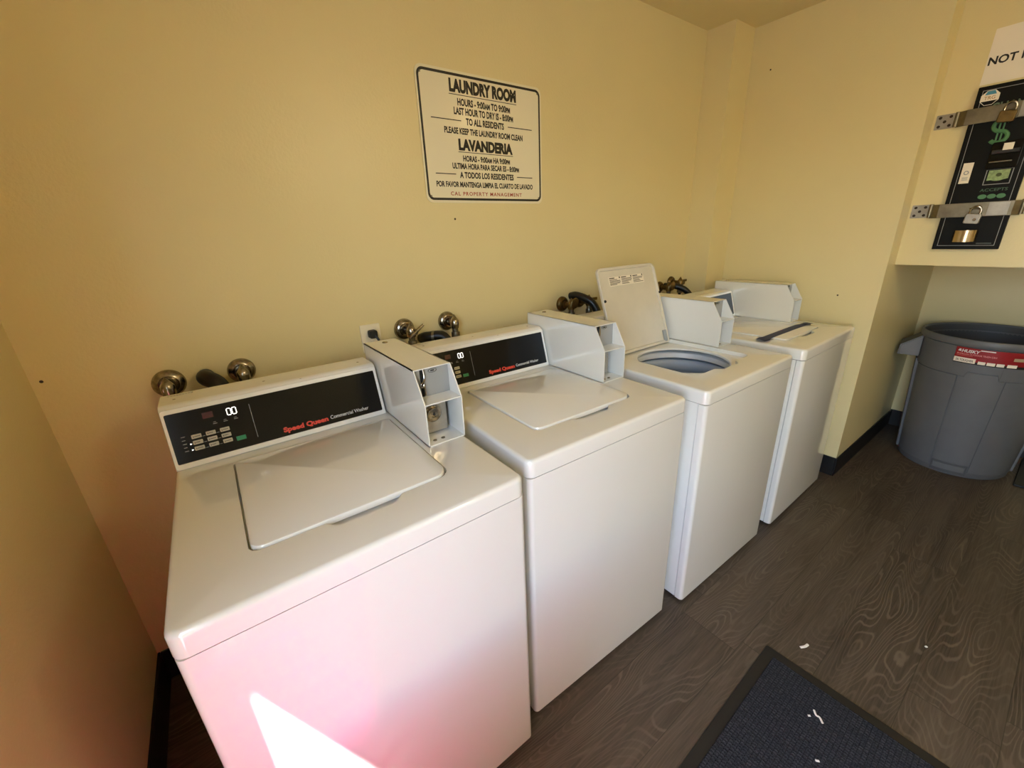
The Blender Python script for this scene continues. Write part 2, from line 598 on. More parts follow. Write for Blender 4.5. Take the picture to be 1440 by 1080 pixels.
def make_top_panel(w, tub):
    bm = BM()
    L = outer_loops(bm, 0, W, 0, D, .022, fillet_prof(H - HC, H, .011))
    # small lip turned in at the bottom
    bot = [bm.verts.new((u, v, H - HC)) for u, v in rr(.02, W - .02, .02, D - .02, .01, 6)]
    bridge(bm, L[0], bot)
    hole = [bm.verts.new((u, v, H)) for u, v in lid_outline(.004, True)]
    edges = []
    for vs in (L[-1], hole):
        for i in range(len(vs)):
            a, b = vs[i], vs[(i + 1) % len(vs)]
            edges.append(bm.edges.get((a, b)) or bm.edges.new((a, b)))
    bmesh.ops.triangle_fill(bm, use_beauty=True, edges=edges)
    ZR = H - .016
    low = [bm.verts.new((v.co.x, v.co.y, H - .003)) for v in hole]
    bridge(bm, hole, low)
    low2 = [bm.verts.new((v.co.x, v.co.y, ZR)) for v in hole]
    bridge(bm, low, low2)
    if not tub:
        bm.faces.new(low2)
    else:
        cx, cy, R, n = .318, .300, .188, 64
        circ = lambda r, z: [bm.verts.new((cx + r * math.cos(2 * PI * k / n), cy + r * math.sin(2 * PI * k / n), z)) for k in range(n)]
        c0 = circ(R, ZR)
        edges = []
        for vs in (low2, c0):
            for i in range(len(vs)):
                a, b = vs[i], vs[(i + 1) % len(vs)]
                edges.append(bm.edges.get((a, b)) or bm.edges.new((a, b)))
        bmesh.ops.triangle_fill(bm, use_beauty=True, edges=edges)
        prev = c0
        for r, z in ((R - .002, ZR - .0005), (R - .005, ZR - .003), (R - .006, ZR - .010)):
            c = circ(r, z)
            bridge(bm, prev, c)
            prev = c
    # sloping finger scoop in front of the lid
    s = .002
    prism(bm, [(LYF - .004, ZR + .0005), (LYF - .025, ZR + .0005), (LYF - .025, H - .002)], .262, .384, axes((0, 0, 0), (0, 1, 0), (0, 0, 1), (1, 0, 0)))
    return obj('top_panel', bm, M_ENAMEL, w, smooth=40)

def make_lid(w, opened):
    """built closed, hinge line at the back; local origin on the hinge"""
    zt, th = .0055, .016
    bm = BM()
    o = lid_outline(0, False)
    cx, cy = (LX0 + LX1) / 2, (LYF + LYB) / 2
    def loop(ins, z):
        pts = rr(LX0 + ins, LX1 - ins, LYF + ins, LYB - ins, tuple(max(q - ins, .003) for q in (.022, .034, .012, .012)), 6)
        return [bm.verts.new((u, v - LYB, z)) for u, v in pts]
    seq = [(.014, zt - .008), (.012, zt - th + .001), (.010, zt - th), (.002, zt - th), (0, zt - th + .002), (0, zt - .004), (.0012, zt - .0012), (.004, zt)]
    L = [loop(*s) for s in seq]
    for a, b in zip(L, L[1:]):
        bridge(bm, a, b)
    bm.faces.new(L[0][::-1])
    bm.faces.new(L[-1])
    o = obj('lid', bm, M_LIDIN if opened else M_ENAMEL, w, smooth=40)
    if opened:
        o.location = (0, LYB - .006, H - .012)
        o.rotation_euler = (math.radians(-109.0), 0, 0)
        zf = zt - .008
        # safety sticker of three printed blocks, two rubber bumpers and the hinge block
        bm = bxo(.190, .428, -.347, -.306, zf - .0006, zf)
        st = obj('sticker', bm, M_PAPER, o, smooth=0)
        st['label'] = 'white safety sticker with three printed blocks'
        bm = BM()
        for b in range(3):
            x0 = .194 + b * .0790
            box(bm, x0, x0 + .034, -.3435, -.3395, zf - .0010, zf - .0006)
            box(bm, x0 + .064, x0 + .071, -.3455, -.3385, zf - .0010, zf - .0006)
            for r in range(5):
                yy = -.3355 + r * .0055
                box(bm, x0, x0 + (.050, .070, .071, .066, .044)[(r + b) % 5], yy, yy + .0024, zf - .0010, zf - .0006)
        obj('printed_text', bm, M_SIGNBLK, o, smooth=0, mat=None)
        for px in (LX0 + .009, LX1 - .004):
            bm = lathe(BM(), [(0, -.004), (.0055, -.004), (.006, -.002), (.006, .002), (0, .002)], 16, Matrix.Translation((px, -.245, zt - th)))
            obj('rubber_bumper', bm, M_BLACK, o)
        bm = BM()
        box(bm, LX1 - .034, LX1 - .013, -.062, -.006, zf - .010, zf)
        obj('hinge_block', bm, M_GREYM, o, bevel=.002)
    else:
        o.location = (0, LYB, H)
    return o

def make_console(w):
    bm = BM()
    v = Vector((0, CFY - CB, CFZ)).normalized()
    r = .017
    prof = [(CB, 0)]
    # rounded top front corner
    p0, p1 = Vector((CFY, CFZ)), Vector((CKY, CFZ - .001))
    d0, d1 = (Vector((CB, 0)) - p0).normalized(), (p1 - p0).normalized()
    for k in range(7):
        t = k / 6
        a, b = p0 + d0 * r, p0 + d1 * r
        q = a * (1 - t) ** 2 + p0 * 2 * t * (1 - t) + b * t * t
        prof.append((q.x, q.y))
    prof += [(CKY, CFZ - .001), (CKY, 0)]
    M = axes((0, 0, H), (0, 1, 0), (0, 0, 1), (1, 0, 0))
    prism(bm, prof, CX0, CX1, M)
    c = obj('console', bm, M_ENAMEL, w, smooth=40, bevel=.003)
    # face frame: u across, v up the slope, w outwards
    F = axes((0, CB, H), (1, 0, 0), (0, v.y, v.z), (0, -v.z, v.y))
    bm = ring_prism(BM(), rr(.0045, .5285, .002, .153, .006, 4), rr(.0108, .5207, .0155, .1408, .003, 4), -.002, .0035, F)
    obj('bezel', bm, M_ENAMEL, c, bevel=.0015)
    bm = prism(BM(), [(.0095, .014), (.522, .014), (.522, .142), (.0095, .142)], -.001, .0012, F)
    obj('control_panel', bm, M_BLACKP, c, smooth=0)
    d = .0012
    bm = BM()
    for r_ in range(3):
        for k in range(3):
            x = .0606 + k * .0298 + 0.0
            t = .0748 - r_ * .0150
            bm = prism(BM(), rr(x - .0102, x + .0102, t - .0049, t + .0049, .0015, 3), d, d + .0014, F)
            b = obj('button', bm, M_KEY, c, smooth=30)
            bm = BM()
            for q in range(2 + (k + r_) % 2):
                box(bm, x - .007 + q * .0048, x - .0035 + q * .0048, t - .0012, t + .0012, d + .0014, d + .0016, F)
    bm = BM()
    for r_ in range(3):
        for k in range(3):
            x, t = .0606 + k * .0298, .0748 - r_ * .0150
            box(bm, x - .007, x - .0055, t - .0022, t + .0016, d + .0014, d + .0016, F)
            for q in range(3 if (k + r_) % 2 else 4):
                box(bm, x - .004 + q * .0029, x - .0019 + q * .0029, t - .001, t + .001, d + .0014, d + .0016, F)
    obj('button_lettering', bm, M_SIGNBLK, c, smooth=0)
    bm = prism(BM(), rr(.1385, .1600, .0375, .0485, .001, 3), d, d + .0014, F)
    sb = obj('start_button', bm, M_GREEN, c, smooth=30)
    sb['label'] = 'green start button'
    bm = prism(BM(), rr(.083, .1055, .1125, .1275, .001, 3), d, d + .0005, F)
    obj('indicator_window', bm, M_DKRED, c, smooth=0)
    # lit digits 00
    bm = BM()
    for x in (.1388, .1502):
        hw, hh, s = .0044, .0085, .0021
        t = .1165
        for sx in (-1, 1):
            for sy in (0, 1):
                box(bm, x + sx * hw - s / 2, x + sx * hw + s / 2, t + (-hh + .0012 if sy == 0 else .0006), t + (-.0006 if sy == 0 else hh - .0012), d, d + .0005, F)
        for sy in (-1, 1):
            box(bm, x - hw + .0009, x + hw - .0009, t + sy * hh - s / 2, t + sy * hh + s / 2, d, d + .0005, F)
    dg = obj('display_digits', bm, M_LED, c, smooth=0)
    dg['label'] = 'lit white 00 digits'
    bm = box(BM(), .1845, .1855, .0335, .124, d, d + .0004, F)
    obj('divider_line', bm, M_GREYPRINT, c, smooth=0)
    bm = BM()
    for k in range(3):                                   # small print under the display and beside the keys
        x = .1000 + k * .0225
        box(bm, x, x + .009, .0945, .0957, d, d + .0004, F)
        box(bm, x + .001, x + .007, .0985, .0995, d, d + .0004, F)
    obj('display_lettering', bm, M_GREYPRINT, c, smooth=0)
    bm = BM()
    for q in range(5):
        t = .079 - q * .0090
        box(bm, .0305, .0385 - (q % 2) * .0012, t, t + .0014, d, d + .0004, F)
    for r_ in range(3):
        for k in range(2):
            x, t = .0606 + k * .0298 + .0115, .0748 - r_ * .0150 - .004
            box(bm, x, x + .006, t, t + .0008, d, d + .0004, F)
    obj('cycle_lettering', bm, M_GREYPRINT, c, smooth=0)
    bm = BM()
    for t in (.0585, .0435):
        prism(bm, [(.0445, t - .002), (.0485, t), (.0445, t + .002)], d, d + .0005, F)
    obj('pointer_lights', bm, M_LED, c, smooth=0)
    bm = text_bm(BM(), 'Speed Queen', .2463, .3635, .0265, .0398, F, d, d + .0004, bold=.05)
    obj('brand_lettering', bm, M_RED, c, smooth=0)
    bm = text_bm(BM(), 'Commercial Washer', .3700, .4805, .0285, .0390, F, d, d + .0004)
    obj('model_lettering', bm, M_WHITEPRINT, c, smooth=0)
    bm = lathe(BM(), [(0, .0012), (.0062, .0012), (.0068, 0), (.0068, -.002)], 20, Matrix.Translation((.3215, CFY + .0035, H + CFZ - .0065)) @ Matrix.Rotation(math.radians(42), 4, 'X'))
    obj('access_hole', bm, M_GAP, c)
    for x in (.035, .235, .495):
        bm = lathe(BM(), [(0, .001), (.003, .0008), (.0036, 0)], 12, Matrix.Translation((x, CFY + .05, H + CFZ - .0003)))
        obj('screw', bm, M_STEEL, c)
    bm = BM()
    for k in range(9):
        box(bm, .020 + k * .0062, .0245 + k * .0062, CKY - .021, CKY - .0185, H + CFZ - .0008, H + CFZ - .0002)
        box(bm, .020 + k * .0062, .0238 + k * .0062, CKY - .0165, CKY - .0145, H + CFZ - .0008, H + CFZ - .0002)
    obj('top_print', bm, M_GREYPRINT, c, smooth=0)
    return c

def make_coin_box(w):
    t = .0028
    M = axes((0, 0, H), (0, 1, 0), (0, 0, 1), (1, 0, 0))
    side = [(BYB, .0005), (BYB, BZ1), (BYS, BZ1), (BY0, BZS), (BY0, .0005)]
    bm = BM()
    prism(bm, side, BX0, BX0 + t, M)
    prism(bm, side, BX1 - t, BX1, M)
    box(bm, BX0, BX1, BYS, BYB, H + BZ1 - t, H + BZ1)
    box(bm, BX0, BX1, BYB - t, BYB, H + .0005, H + BZ1)
    box(bm, BX0, BX1, BY0, BYB, H + .0005, H + .0005 + t)
    c = obj('coin_box', bm, M_ENAMEL, w, smooth=30)
    c['label'] = 'white steel coin meter case with open slanted front'
    bm = bxo(BX0 + t, BX1 - t, BY0 + .001, BY0 + .060, H + BZS - t, H + BZS)
    obj('shelf', bm, M_ENAMEL, c, smooth=0)
    bm = bxo(BX0 + t, BX1 - t, BYS + .011, BYS + .014, H + BZS, H + BZ1 - t)
    sp = obj('coin_slide_plate', bm, M_GREYM, c, smooth=0)
    yb = BYS + .011
    bm = BM()
    box(bm, BX0 + .022, BX0 + .030, yb - .0015, yb + .001, H + BZS + .002, H + BZ1 - t)
    obj('coin_slot', bm, M_GAP, c, smooth=0)
    bm = tube(BM(), smooth_path([(BX0 + .030, yb - .004, H + BZ1 - .004), (BX0 + .031, yb - .006, H + BZ1 - .024), (BX0 + .026, yb - .010, H + BZ1 - .036),
                                 (BX0 + .019, yb - .012, H + BZ1 - .040), (BX0 + .017, yb - .012, H + BZ1 - .048), (BX0 + .024, yb - .010, H + BZ1 - .050), (BX0 + .027, yb - .009, H + BZ1 - .043)], 5), .0026, 8)
    obj('coin_slide_hook', bm, M_CHROME, c)
    bm = tube(BM(), [(BX0 + .032, yb - .002, H + BZS + .004), (BX0 + .032, yb - .002, H + BZS + .034)], .0016, 8)
    obj('coin_slide_pin', bm, M_CHROME, c)
    Mp = axes((BX0 + .058, yb - .0008, H + BZ1 - .0135), (1, 0, 0), (0, 0, 1), (0, -1, 0))
    ov = lambda a, b: [(a * math.cos(2 * PI * k / 24), b * math.sin(2 * PI * k / 24)) for k in range(24)]
    bm = ring_prism(BM(), ov(.0125, .0055), ov(.0116, .0047), -.0006, .0003, Mp)
    for k in range(3):
        box(bm, -.005 + k * .0035, -.0027 + k * .0035, -.0018, .0018, -.0006, .0003, Mp)
    obj('coin_plate_mark', bm, M_SIGNBLK, c, smooth=0)
    yl = BYS + .012
    bm = bxo(BX0 + t, BX1 - .020, yl, yl + .003, H + .008, H + BZS - t)
    obj('lock_plate', bm, M_ZINC, c, smooth=0)
    Ml = Matrix.Translation((BX0 + .046, yl, H + .064)) @ Matrix.Rotation(PI / 2, 4, 'X')
    bm = lathe(BM(), [(.0250, 0), (.0250, .003), (.0225, .005), (.0190, .005), (.0190, .0105), (.0170, .012), (.0085, .012), (.0080, .009), (0, .009)], 36, Ml)
    lk = obj('lock', bm, M_CHROME, c)
    lk['label'] = 'round chrome lock'
    bm = BM()
    box(bm, -.0014, .0014, -.0045, .0045, .0088, .0096, Ml)
    lathe(bm, [(0, .0097), (.0028, .0097), (.0028, .0088)], 12, Ml)
    obj('keyhole', bm, M_GAP, c, smooth=0)
    for x in (BX0 + .027, BX0 + .051):
        bm = lathe(BM(), [(0, .0012), (.003, .0024), (.0045, .0018), (.0056, 0)], 14, Matrix.Translation((x, BY0 + .022, H + .0033)))
        box(bm, x - .0045, x + .0045, BY0 + .0214, BY0 + .0226, H + .0052, H + .0062)
        obj('screw', bm, M_STEEL, c)
    bm = lathe(BM(), [(0, .002), (.0045, .002), (.005, .0028), (.0078, .0028), (.0088, .0015), (.0088, 0)], 20, Matrix.Translation((BX0 + .056, BYB - .043, H + BZ1)))
    obj('top_lock', bm, M_CHROME, c)
    return c

def washer(x, F, r, label, opened=False, tape=False):
    w = thing('washing_machine', label, 'washing machine', (x, F, 0), math.radians(r), 'coin-operated top-loading washers in a row')
    # cabinet shell (side panels and back) and the front panel that wraps round both corners
    bm = BM()
    z1 = H - HC - .0028
    yj = .030
    rc = (.001, .001, .012, .012)
    if opened:
        ring_prism(bm, rr(.003, W - .003, yj + .0030, D, rc, 3), rr(.005, W - .005, yj + .0050, D - .002, rc, 3), ZB, z1)
    else:
        prism(bm, rr(.003, W - .003, yj + .0030, D, rc, 3), ZB, z1)
    obj('cabinet', bm, M_ENAMEL, w, smooth=30)
    bm = BM()
    pts = [p for p in rr(.002, W - .002, 0.001, yj + .03, (.014, .014, .001, .001), 6)]
    pts = [(a, min(b, yj)) for a, b in pts]
    clean = [pts[0]]
    for q in pts[1:]:
        if (Vector(q) - Vector(clean[-1])).length > 1e-5:
            clean.append(q)
    prism(bm, clean, ZB - .001, z1)
    obj('front_panel', bm, M_ENAMEL, w, smooth=30, bevel=.0015)
    bm = ring_prism(BM(), rr(.0055, W - .0055, .0045, D - .006, .018, 4), rr(.024, W - .024, .024, D - .024, .01, 4), z1 - .0005, H - HC + .001)
    obj('top_seam', bm, M_GAP, w, smooth=0)
    bm = BM()
    for fx in (.05, W - .05):
        for fy in (.06, D - .06):
            f = obj('foot', lathe(BM(), [(0, 0), (.018, 0), (.018, .007), (.007, .008), (.007, ZB + .001), (0, ZB + .001)], 16, Matrix.Translation((fx, fy, 0))), M_BLACK, w)
    bm.free()
    make_top_panel(w, opened)
    make_lid(w, opened)
    make_console(w)
    make_coin_box(w)
    if opened:
        cx, cy = .318, .300
        Mt = Matrix.Translation((cx, cy, H))
        bm = lathe(BM(), [(.250, -.042), (.206, -.042), (.199, -.046), (.195, -.066), (.202, -.071), (.250, -.072)], 64, Mt)
        obj('tub_ring', bm, M_TUB, w)
        bm = lathe(BM(), [(.245, -.078), (.205, -.079), (.196, -.086), (.192, -.098), (.194, -.120), (.202, -.132), (.225, -.134)], 64, Mt)
        obj('balance_ring', bm, M_RING, w)
        bm = lathe(BM(), [(.228, -.126), (.230, -.14), (.228, -.40), (.20, -.45), (0, -.45)], 64, Mt)
        obj('wash_basket', bm, M_BASKET, w)
        bm = lathe(BM(), [(.17, -.445), (.12, -.40), (.06, -.37), (.05, -.16), (.044, -.135), (0, -.13)], 32, Mt)
        ag = obj('agitator', bm, M_TUB, w)
        bm = BM()
        for k in range(4):
            box(bm, .03, .15, -.006, .006, -.43, -.33, Mt @ Matrix.Rotation(k * PI / 2 + .4, 4, 'Z'))
        obj('agitator_vane', bm, M_TUB, ag, bevel=.004)
    return w

washer(-.6013, -.9319, 0.0, 'white coin-operated washer at the left end, lid closed, pink glow and sunlight on its front')
washer(.0837, -.8931, -1.5, 'white coin-operated washer with closed lid, directly beside the left end washer')
W3 = washer(.8089, -.9328, -.58, 'white coin-operated washer with its lid propped open against the console', opened=True)
washer(1.5562, -.9463, .656, 'white coin-operated washer at the far end with blue tape across its lid')

# blue tape across the lid of the far washer
bm = BM()
zt = H + .0062
outl = [(1.571, -.771), (1.600, -.722), (1.654, -.728), (1.75, -.727), (1.9, -.7265), (2.018, -.727), (2.045, -.735), (2.100, -.737), (2.107, -.748), (2.072, -.780), (2.030, -.768), (1.9, -.766), (1.75, -.766), (1.655, -.766), (1.641, -.768), (1.612, -.776)]
prism(bm, outl, zt, zt + .0008)
for a in ((1.571, -.771, 1.632, -.728, .7), (2.048, -.778, 2.100, -.740, -.6)):
    x0, y0, x1, y1, s = a
    n = 7
    g = [[bm.verts.new((x0 + (x1 - x0) * i / n, y0 + (y1 - y0) * j / 4, zt + .0012 + .005 * abs(math.sin(2.1 * i + 1.3 * j * s)) * random.uniform(.4, 1))) for j in range(5)] for i in range(n + 1)]
    for i in range(n):
        for j in range(4):
            bm.faces.new((g[i][j], g[i + 1][j], g[i + 1][j + 1], g[i][j + 1]))
tag(obj('tape_strip', bm, M_TAPE, smooth=60, recalc=False), 'strip of dark blue masking tape with crumpled ends stuck across a closed washer lid', 'tape')

# ------------------------------------------------------------------ plumbing on the back wall
def escutcheon(bm, x, z, r, m=None):
    lathe(bm, [(r, 0), (r, .004), (r * .95, .010), (r * .82, .016), (r * .62, .019), (r * .52, .0165), (r * .44, .0165), (r * .42, .032), (0, .032)], 32, Matrix.Translation((x, 0, z)) @ Matrix.Rotation(PI / 2, 4, 'X'))

def valve(x, z, label, metal, r=.041, handle='lever', side=1, drop=.17, tilt=0.0):
    t = thing('water_valve', label, 'valve', (x, 0, z), 0, 'washer water valves on the back wall')
    bm = BM()
    escutcheon(bm, 0, 0, r)
    obj('escutcheon', bm, metal, t)
    bm = BM()
    tube(bm, [(0, -.02, 0), (0, -.085, 0)], .0115, 16)
    lathe(bm, [(0, -.020), (.016, -.018), (.018, -.006), (.018, .012), (.013, .020), (0, .040)], 20, Matrix.Translation((0, -.070, -.002)))
    lathe(bm, [(.0, .02), (.015, .02), (.015, .0), (.0, 0)], 6, Matrix.Translation((0, -.040, 0)) @ Matrix.Rotation(PI / 2, 4, 'X'))
    obj('valve_body', bm, metal, t)
    bm = BM()
    tube(bm, [(0, -.07, -.015), (0, -.072, -.045)], .0125, 14)
    lathe(bm, [(0, 0), (.0165, 0), (.0175, -.004), (.0175, -.02), (.0165, -.024), (0, -.024)], 12, Matrix.Translation((0, -.072, -.036)))
    obj('hose_coupling', bm, M_STEEL, t)
    bm = tube(BM(), smooth_path([(0, -.072, -.05), (0, -.074, -.10), (0, -.11, -.15), (0, -.150, -.16)], 6), .0095, 10)
    obj('supply_hose', bm, M_HOSE, t)
    if handle == 'tee':
        bm = tube(BM(), [(-.028 + .01, -.098, -.018), (.006, -.100, .002), (.040, -.102, .026)], [.006, .0075, .005], 10)
        lathe(bm, [(0, 0), (.009, 0), (.009, .02), (0, .02)], 12, Matrix.Translation((.008, -.082, 0)) @ Matrix.Rotation(PI / 2, 4, 'X'))
        obj('handle', bm, M_CHROME, t)
    elif handle == 'round':
        bm = lathe(BM(), [(0, .004), (.010, .006), (.024, .002), (.027, -.002), (.022, -.006), (0, -.006)], 20, Matrix.Translation((.004, -.094, .012)) @ Matrix.Rotation(PI / 2, 4, 'X'))
        obj('handle', bm, metal, t)
    elif handle == 'lever':
        bm = BM()
        box(bm, .004, .046, -.086, -.076, .006, .020)
        lathe(bm, [(0, 0), (.012, 0), (.012, .024), (0, .024)], 14, Matrix.Translation((.02, -.06, 0)) @ Matrix.Rotation(PI / 2, 4, 'X'))
        obj('handle', bm, metal, t, bevel=.002)
    return t

valve(-.592, 1.046, 'chrome water valve on the back wall at the extreme left, nearest the left wall', M_CHROME, .042, 'none')
valve(-.404, 1.045, 'chrome water valve just right of the first black drain hose behind the left end washer', M_CHROME, .040, 'none')
valve(.165, 1.090, 'chrome water valve with a tee handle, next to the wall outlet', M_CHROME, .042, 'tee')
valve(.357, 1.094, 'chrome water valve without handle above the second washer, right of the tee-handled valve', M_CHROME, .040, 'stub')
valve(1.024, 1.082, 'dull brass water valve with round handle, left of the open lid', M_BRASS, .038, 'round')
valve(1.150, 1.085, 'brass lever valve half hidden by the arched black hose left of the open lid', M_BRASS, .036, 'lever')
valve(1.850, 1.083, 'brass water valve beside the top right corner of the open lid', M_BRASS, .034, 'round')
valve(1.968, 1.102, 'brass lever valve above the black hose between the open lid and the corner pillar', M_BRASS, .036, 'lever')

def hose(label, pts, r, cuff=None):
    bm = tube(BM(), smooth_path(pts, 8), r, 16)
    t = thing('drain_hose', label, 'hose', pts[0], 0, 'black drain hoses going into the back wall')
    o = obj('hose', bm, M_HOSE, t, mat=Matrix.Translation(-Vector(pts[0])))
    if cuff is not None:
        p, q = Vector(cuff[0]) - Vector(pts[0]), Vector(cuff[1]) - Vector(pts[0])
        obj('hose_clamp', tube(BM(), [p, q], r + .0025, 20), M_STEEL, t)
    return t
hose('thick black drain hose between the two left end chrome valves', [(-.500, -.001, 1.046), (-.498, -.05, 1.052), (-.470, -.085, 1.030), (-.445, -.13, .95), (-.445, -.185, .90)], .024)
hose('black drain hose with steel clamp low behind the second washer, between its chrome valves', [(.235, -.001, 1.040), (.250, -.04, 1.050), (.300, -.075, 1.046), (.315, -.115, .98), (.305, -.150, .92)], .021, ((.262, -.048, 1.050), (.270, -.054, 1.050)))
hose('arched black drain hose beside the left edge of the open lid', [(1.085, -.001, 1.115), (1.092, -.045, 1.120), (1.122, -.110, 1.092), (1.142, -.145, 1.03), (1.143, -.195, .92)], .019)
hose('arched black drain hose between the open lid and the corner pillar', [(1.910, -.001, 1.085), (1.918, -.055, 1.088), (1.950, -.115, 1.066), (1.982, -.150, 1.01), (1.985, -.205, .92)], .018)

# outlet and plug
t = thing('wall_outlet', 'ivory wall outlet plate behind the first coin box', 'outlet', (.030, 0, 1.085))
bm = prism(BM(), rr(-.038, .038, -.062, .045, .005, 4), 0, .006, axes((0, 0, 0), (1, 0, 0), (0, 0, 1), (0, -1, 0)))
obj('cover_plate', bm, M_PLATE, t, bevel=.0015)
bm = prism(BM(), rr(-.017, .017, -.050, -.016, .008, 4), .005, .0075, axes((0, 0, 0), (1, 0, 0), (0, 0, 1), (0, -1, 0)))
obj('socket', bm, M_PLATE, t)
t = thing('power_plug', 'black power plug and cord in the ivory wall outlet', 'plug', (.032, -.007, 1.095))
bm = BM()
prism(bm, rr(-.015, .015, -.015, .015, .007, 4), 0, .03, axes((0, 0, 0), (1, 0, 0), (0, 0, 1), (0, -1, 0)))
obj('plug_body', bm, M_BLACK, t, bevel=.004)
bm = tube(BM(), smooth_path([(.004, -.028, -.004), (.014, -.036, -.026), (.024, -.038, -.08), (.02, -.05, -.45)], 6), .0045, 10)
obj('cord', bm, M_HOSE, t)

# ------------------------------------------------------------------ laundry room sign
t = thing('laundry_sign', 'white bilingual laundry room rules sign with black border on the back wall', 'sign', (.6096, 0, 1.5554))
S = axes((-.6096, -.0015, -1.5554), (1, 0, 0), (0, 0, 1), (0, -1, 0))
bm = prism(BM(), rr(.3223, .8968, 1.5554, 2.0016, .026, 8), 0, .0025, S)
obj('sign_board', bm, M_SIGN, t, smooth=30)
d = .0025
bm = ring_prism(BM(), rr(.3285, .8895, 1.5650, 1.9930, .024, 8), rr(.3365, .8815, 1.5735, 1.9845, .018, 8), d - .001, d + .0003, S)
obj('border', bm, M_SIGNBLK, t, smooth=0)
bm = BM()
TX = [('LAUNDRY ROOM', .455, .763, 1.9325, 1.9765, .060), ('HOURS - 9:00am TO 9:00pm', .486, .731, 1.8935, 1.9165, .040), ('LAST HOUR TO DRY IS - 8:00pm', .468, .745, 1.8635, 1.8865, .040),
      ('TO ALL RESIDENTS', .518, .697, 1.8305, 1.8545, .040), ('PLEASE KEEP THE LAUNDRY ROOM CLEAN', .421, .792, 1.7975, 1.8195, .040), ('LAVANDERIA', .478, .737, 1.7425, 1.7830, .060),
      ('HORAS - 9:00am HA 9:00pm', .494, .721, 1.7065, 1.7265, .040), ('ULTIMA HORA PARA SECAR ES - 8:00pm', .444, .768, 1.6790, 1.6990, .040), ('A TODOS LOS RESIDENTES', .474, .738, 1.6455, 1.6685, .040),
      ('POR FAVOR MANTENGA LIMPIA EL CUARTO DE LAVADO', .368, .842, 1.6125, 1.6330, .040)]
for s_, u0, u1, v0, v1, b in TX:
    text_bm(bm, s_, u0, u1, v0, v1, S, d - .0005, d + .0003, bold=b)
obj('lettering', bm, M_SIGNBLK, t, smooth=0)
bm = BM()
for u0, u1, z, h in ((.452, .764, 1.9265, .0022), (.475, .738, 1.7375, .0022), (.370, .497, 1.843, .003), (.717, .843, 1.843, .003), (.369, .457, 1.659, .003), (.756, .841, 1.659, .003)):
    box(bm, u0, u1, z - h / 2, z + h / 2, d - .0005, d + .0003, S)
obj('ruled_lines', bm, M_SIGNBLK, t, smooth=0)
bm = text_bm(BM(), 'CAL PROPERTY MANAGEMENT', .427, .779, 1.5825, 1.5965, S, d - .0005, d + .0003, bold=.02, spacing=1.25)
rl = obj('management_lettering', bm, M_SIGNRED, t, smooth=0)
rl['label'] = 'red line of lettering'
bm = BM()
for u, v_ in ((.342, 1.979), (.876, 1.979), (.342, 1.579), (.876, 1.579)):
    lathe(bm, [(0, .0018), (.0025, .0014), (.0035, 0)], 10, S @ Matrix.Translation((u, v_, d)))
    obj('screw', bm, M_STEEL, t)
    bm = BM()
bm.free()

# ------------------------------------------------------------------ change machine, straps, notice on the bulkhead
B = axes((BHX, 0, 0), (0, -1, 0), (0, 0, 1), (-1, 0, 0))          # u towards -y, v up, w out of the wall
t = thing('change_machine', 'black coin change machine panel set in the bulkhead wall', 'change machine', (0, 0, 0))
P0 = .020
bm = prism(BM(), [(1.095, 1.281), (1.309, 1.281), (1.309, 1.938), (1.095, 1.938)], -.01, P0, B)
obj('panel', bm, M_PANELBLK, t, smooth=30, bevel=.002)
bm = ring_prism(BM(), [(1.1105, 1.2965), (1.2935, 1.2965), (1.2935, 1.9225), (1.1105, 1.9225)], [(1.1123, 1.2983), (1.2917, 1.2983), (1.2917, 1.9207), (1.1123, 1.9207)], P0 - .001, P0 + .0004, B)
obj('border_line', bm, M_GREYPRINT, t, smooth=0)
oc = lambda s: [(1.137 + s * .0295 * math.cos(PI / 8 + k * PI / 4), 1.892 + s * .0295 * math.sin(PI / 8 + k * PI / 4)) for k in range(8)]
bm = prism(BM(), oc(1.0), P0 - .001, P0 + .0008, B)
st = obj('sticker', bm, M_PAPER, t, smooth=0)
st['label'] = 'octagonal white and blue sticker'
bm = prism(BM(), [(1.120, 1.9035), (1.1540, 1.9035), (1.1480, 1.9175), (1.1260, 1.9175)], P0, P0 + .0011, B)
obj('sticker_blue_band', bm, M_BLUEST, st, smooth=0)
bm = prism(BM(), [(1.1125, 1.8805), (1.1610, 1.8805), (1.1480, 1.8665), (1.1260, 1.8665)], P0, P0 + .0011, B)
obj('sticker_dark_band', bm, M_PANELBLK, st, smooth=0)
bm = text_bm(BM(), 'TRG', 1.120, 1.153, 1.8855, 1.8985, B, P0, P0 + .0011, bold=.01)
obj('sticker_lettering', bm, M_BROWNPR, st, smooth=0)
bm = text_bm(BM(), 'CHANGE', 1.150, 1.290, 1.833, 1.8685, B, P0, P0 + .0008, bold=.02)
obj('lettering', bm, mat('grey green print', srgb(92, 108, 84), .6), t, smooth=0)
# dollar sign in a green medallion
bm = BM()
for k in (0, 1):
    s = 1 if k == 0 else -1
    pts = []
    for q in range(15):
        a = math.radians(30 + q * 17.2) if k == 0 else math.radians(210 + q * 17.2)
        pts.append((1.200 + .024 * math.cos(a), 1.757 + s * .0215 + .0215 * math.sin(a)))
    pts = pts
    out = [B @ Vector((u, v_, P0 + .001)) for u, v_ in pts]
    tube(bm, out, .0075, 8)
for du in (-.006, .006):
    box(bm, 1.200 + du - .0025, 1.200 + du + .0025, 1.700, 1.812, P0, P0 + .003, B)
obj('dollar_sign', bm, M_DKGREEN, t)
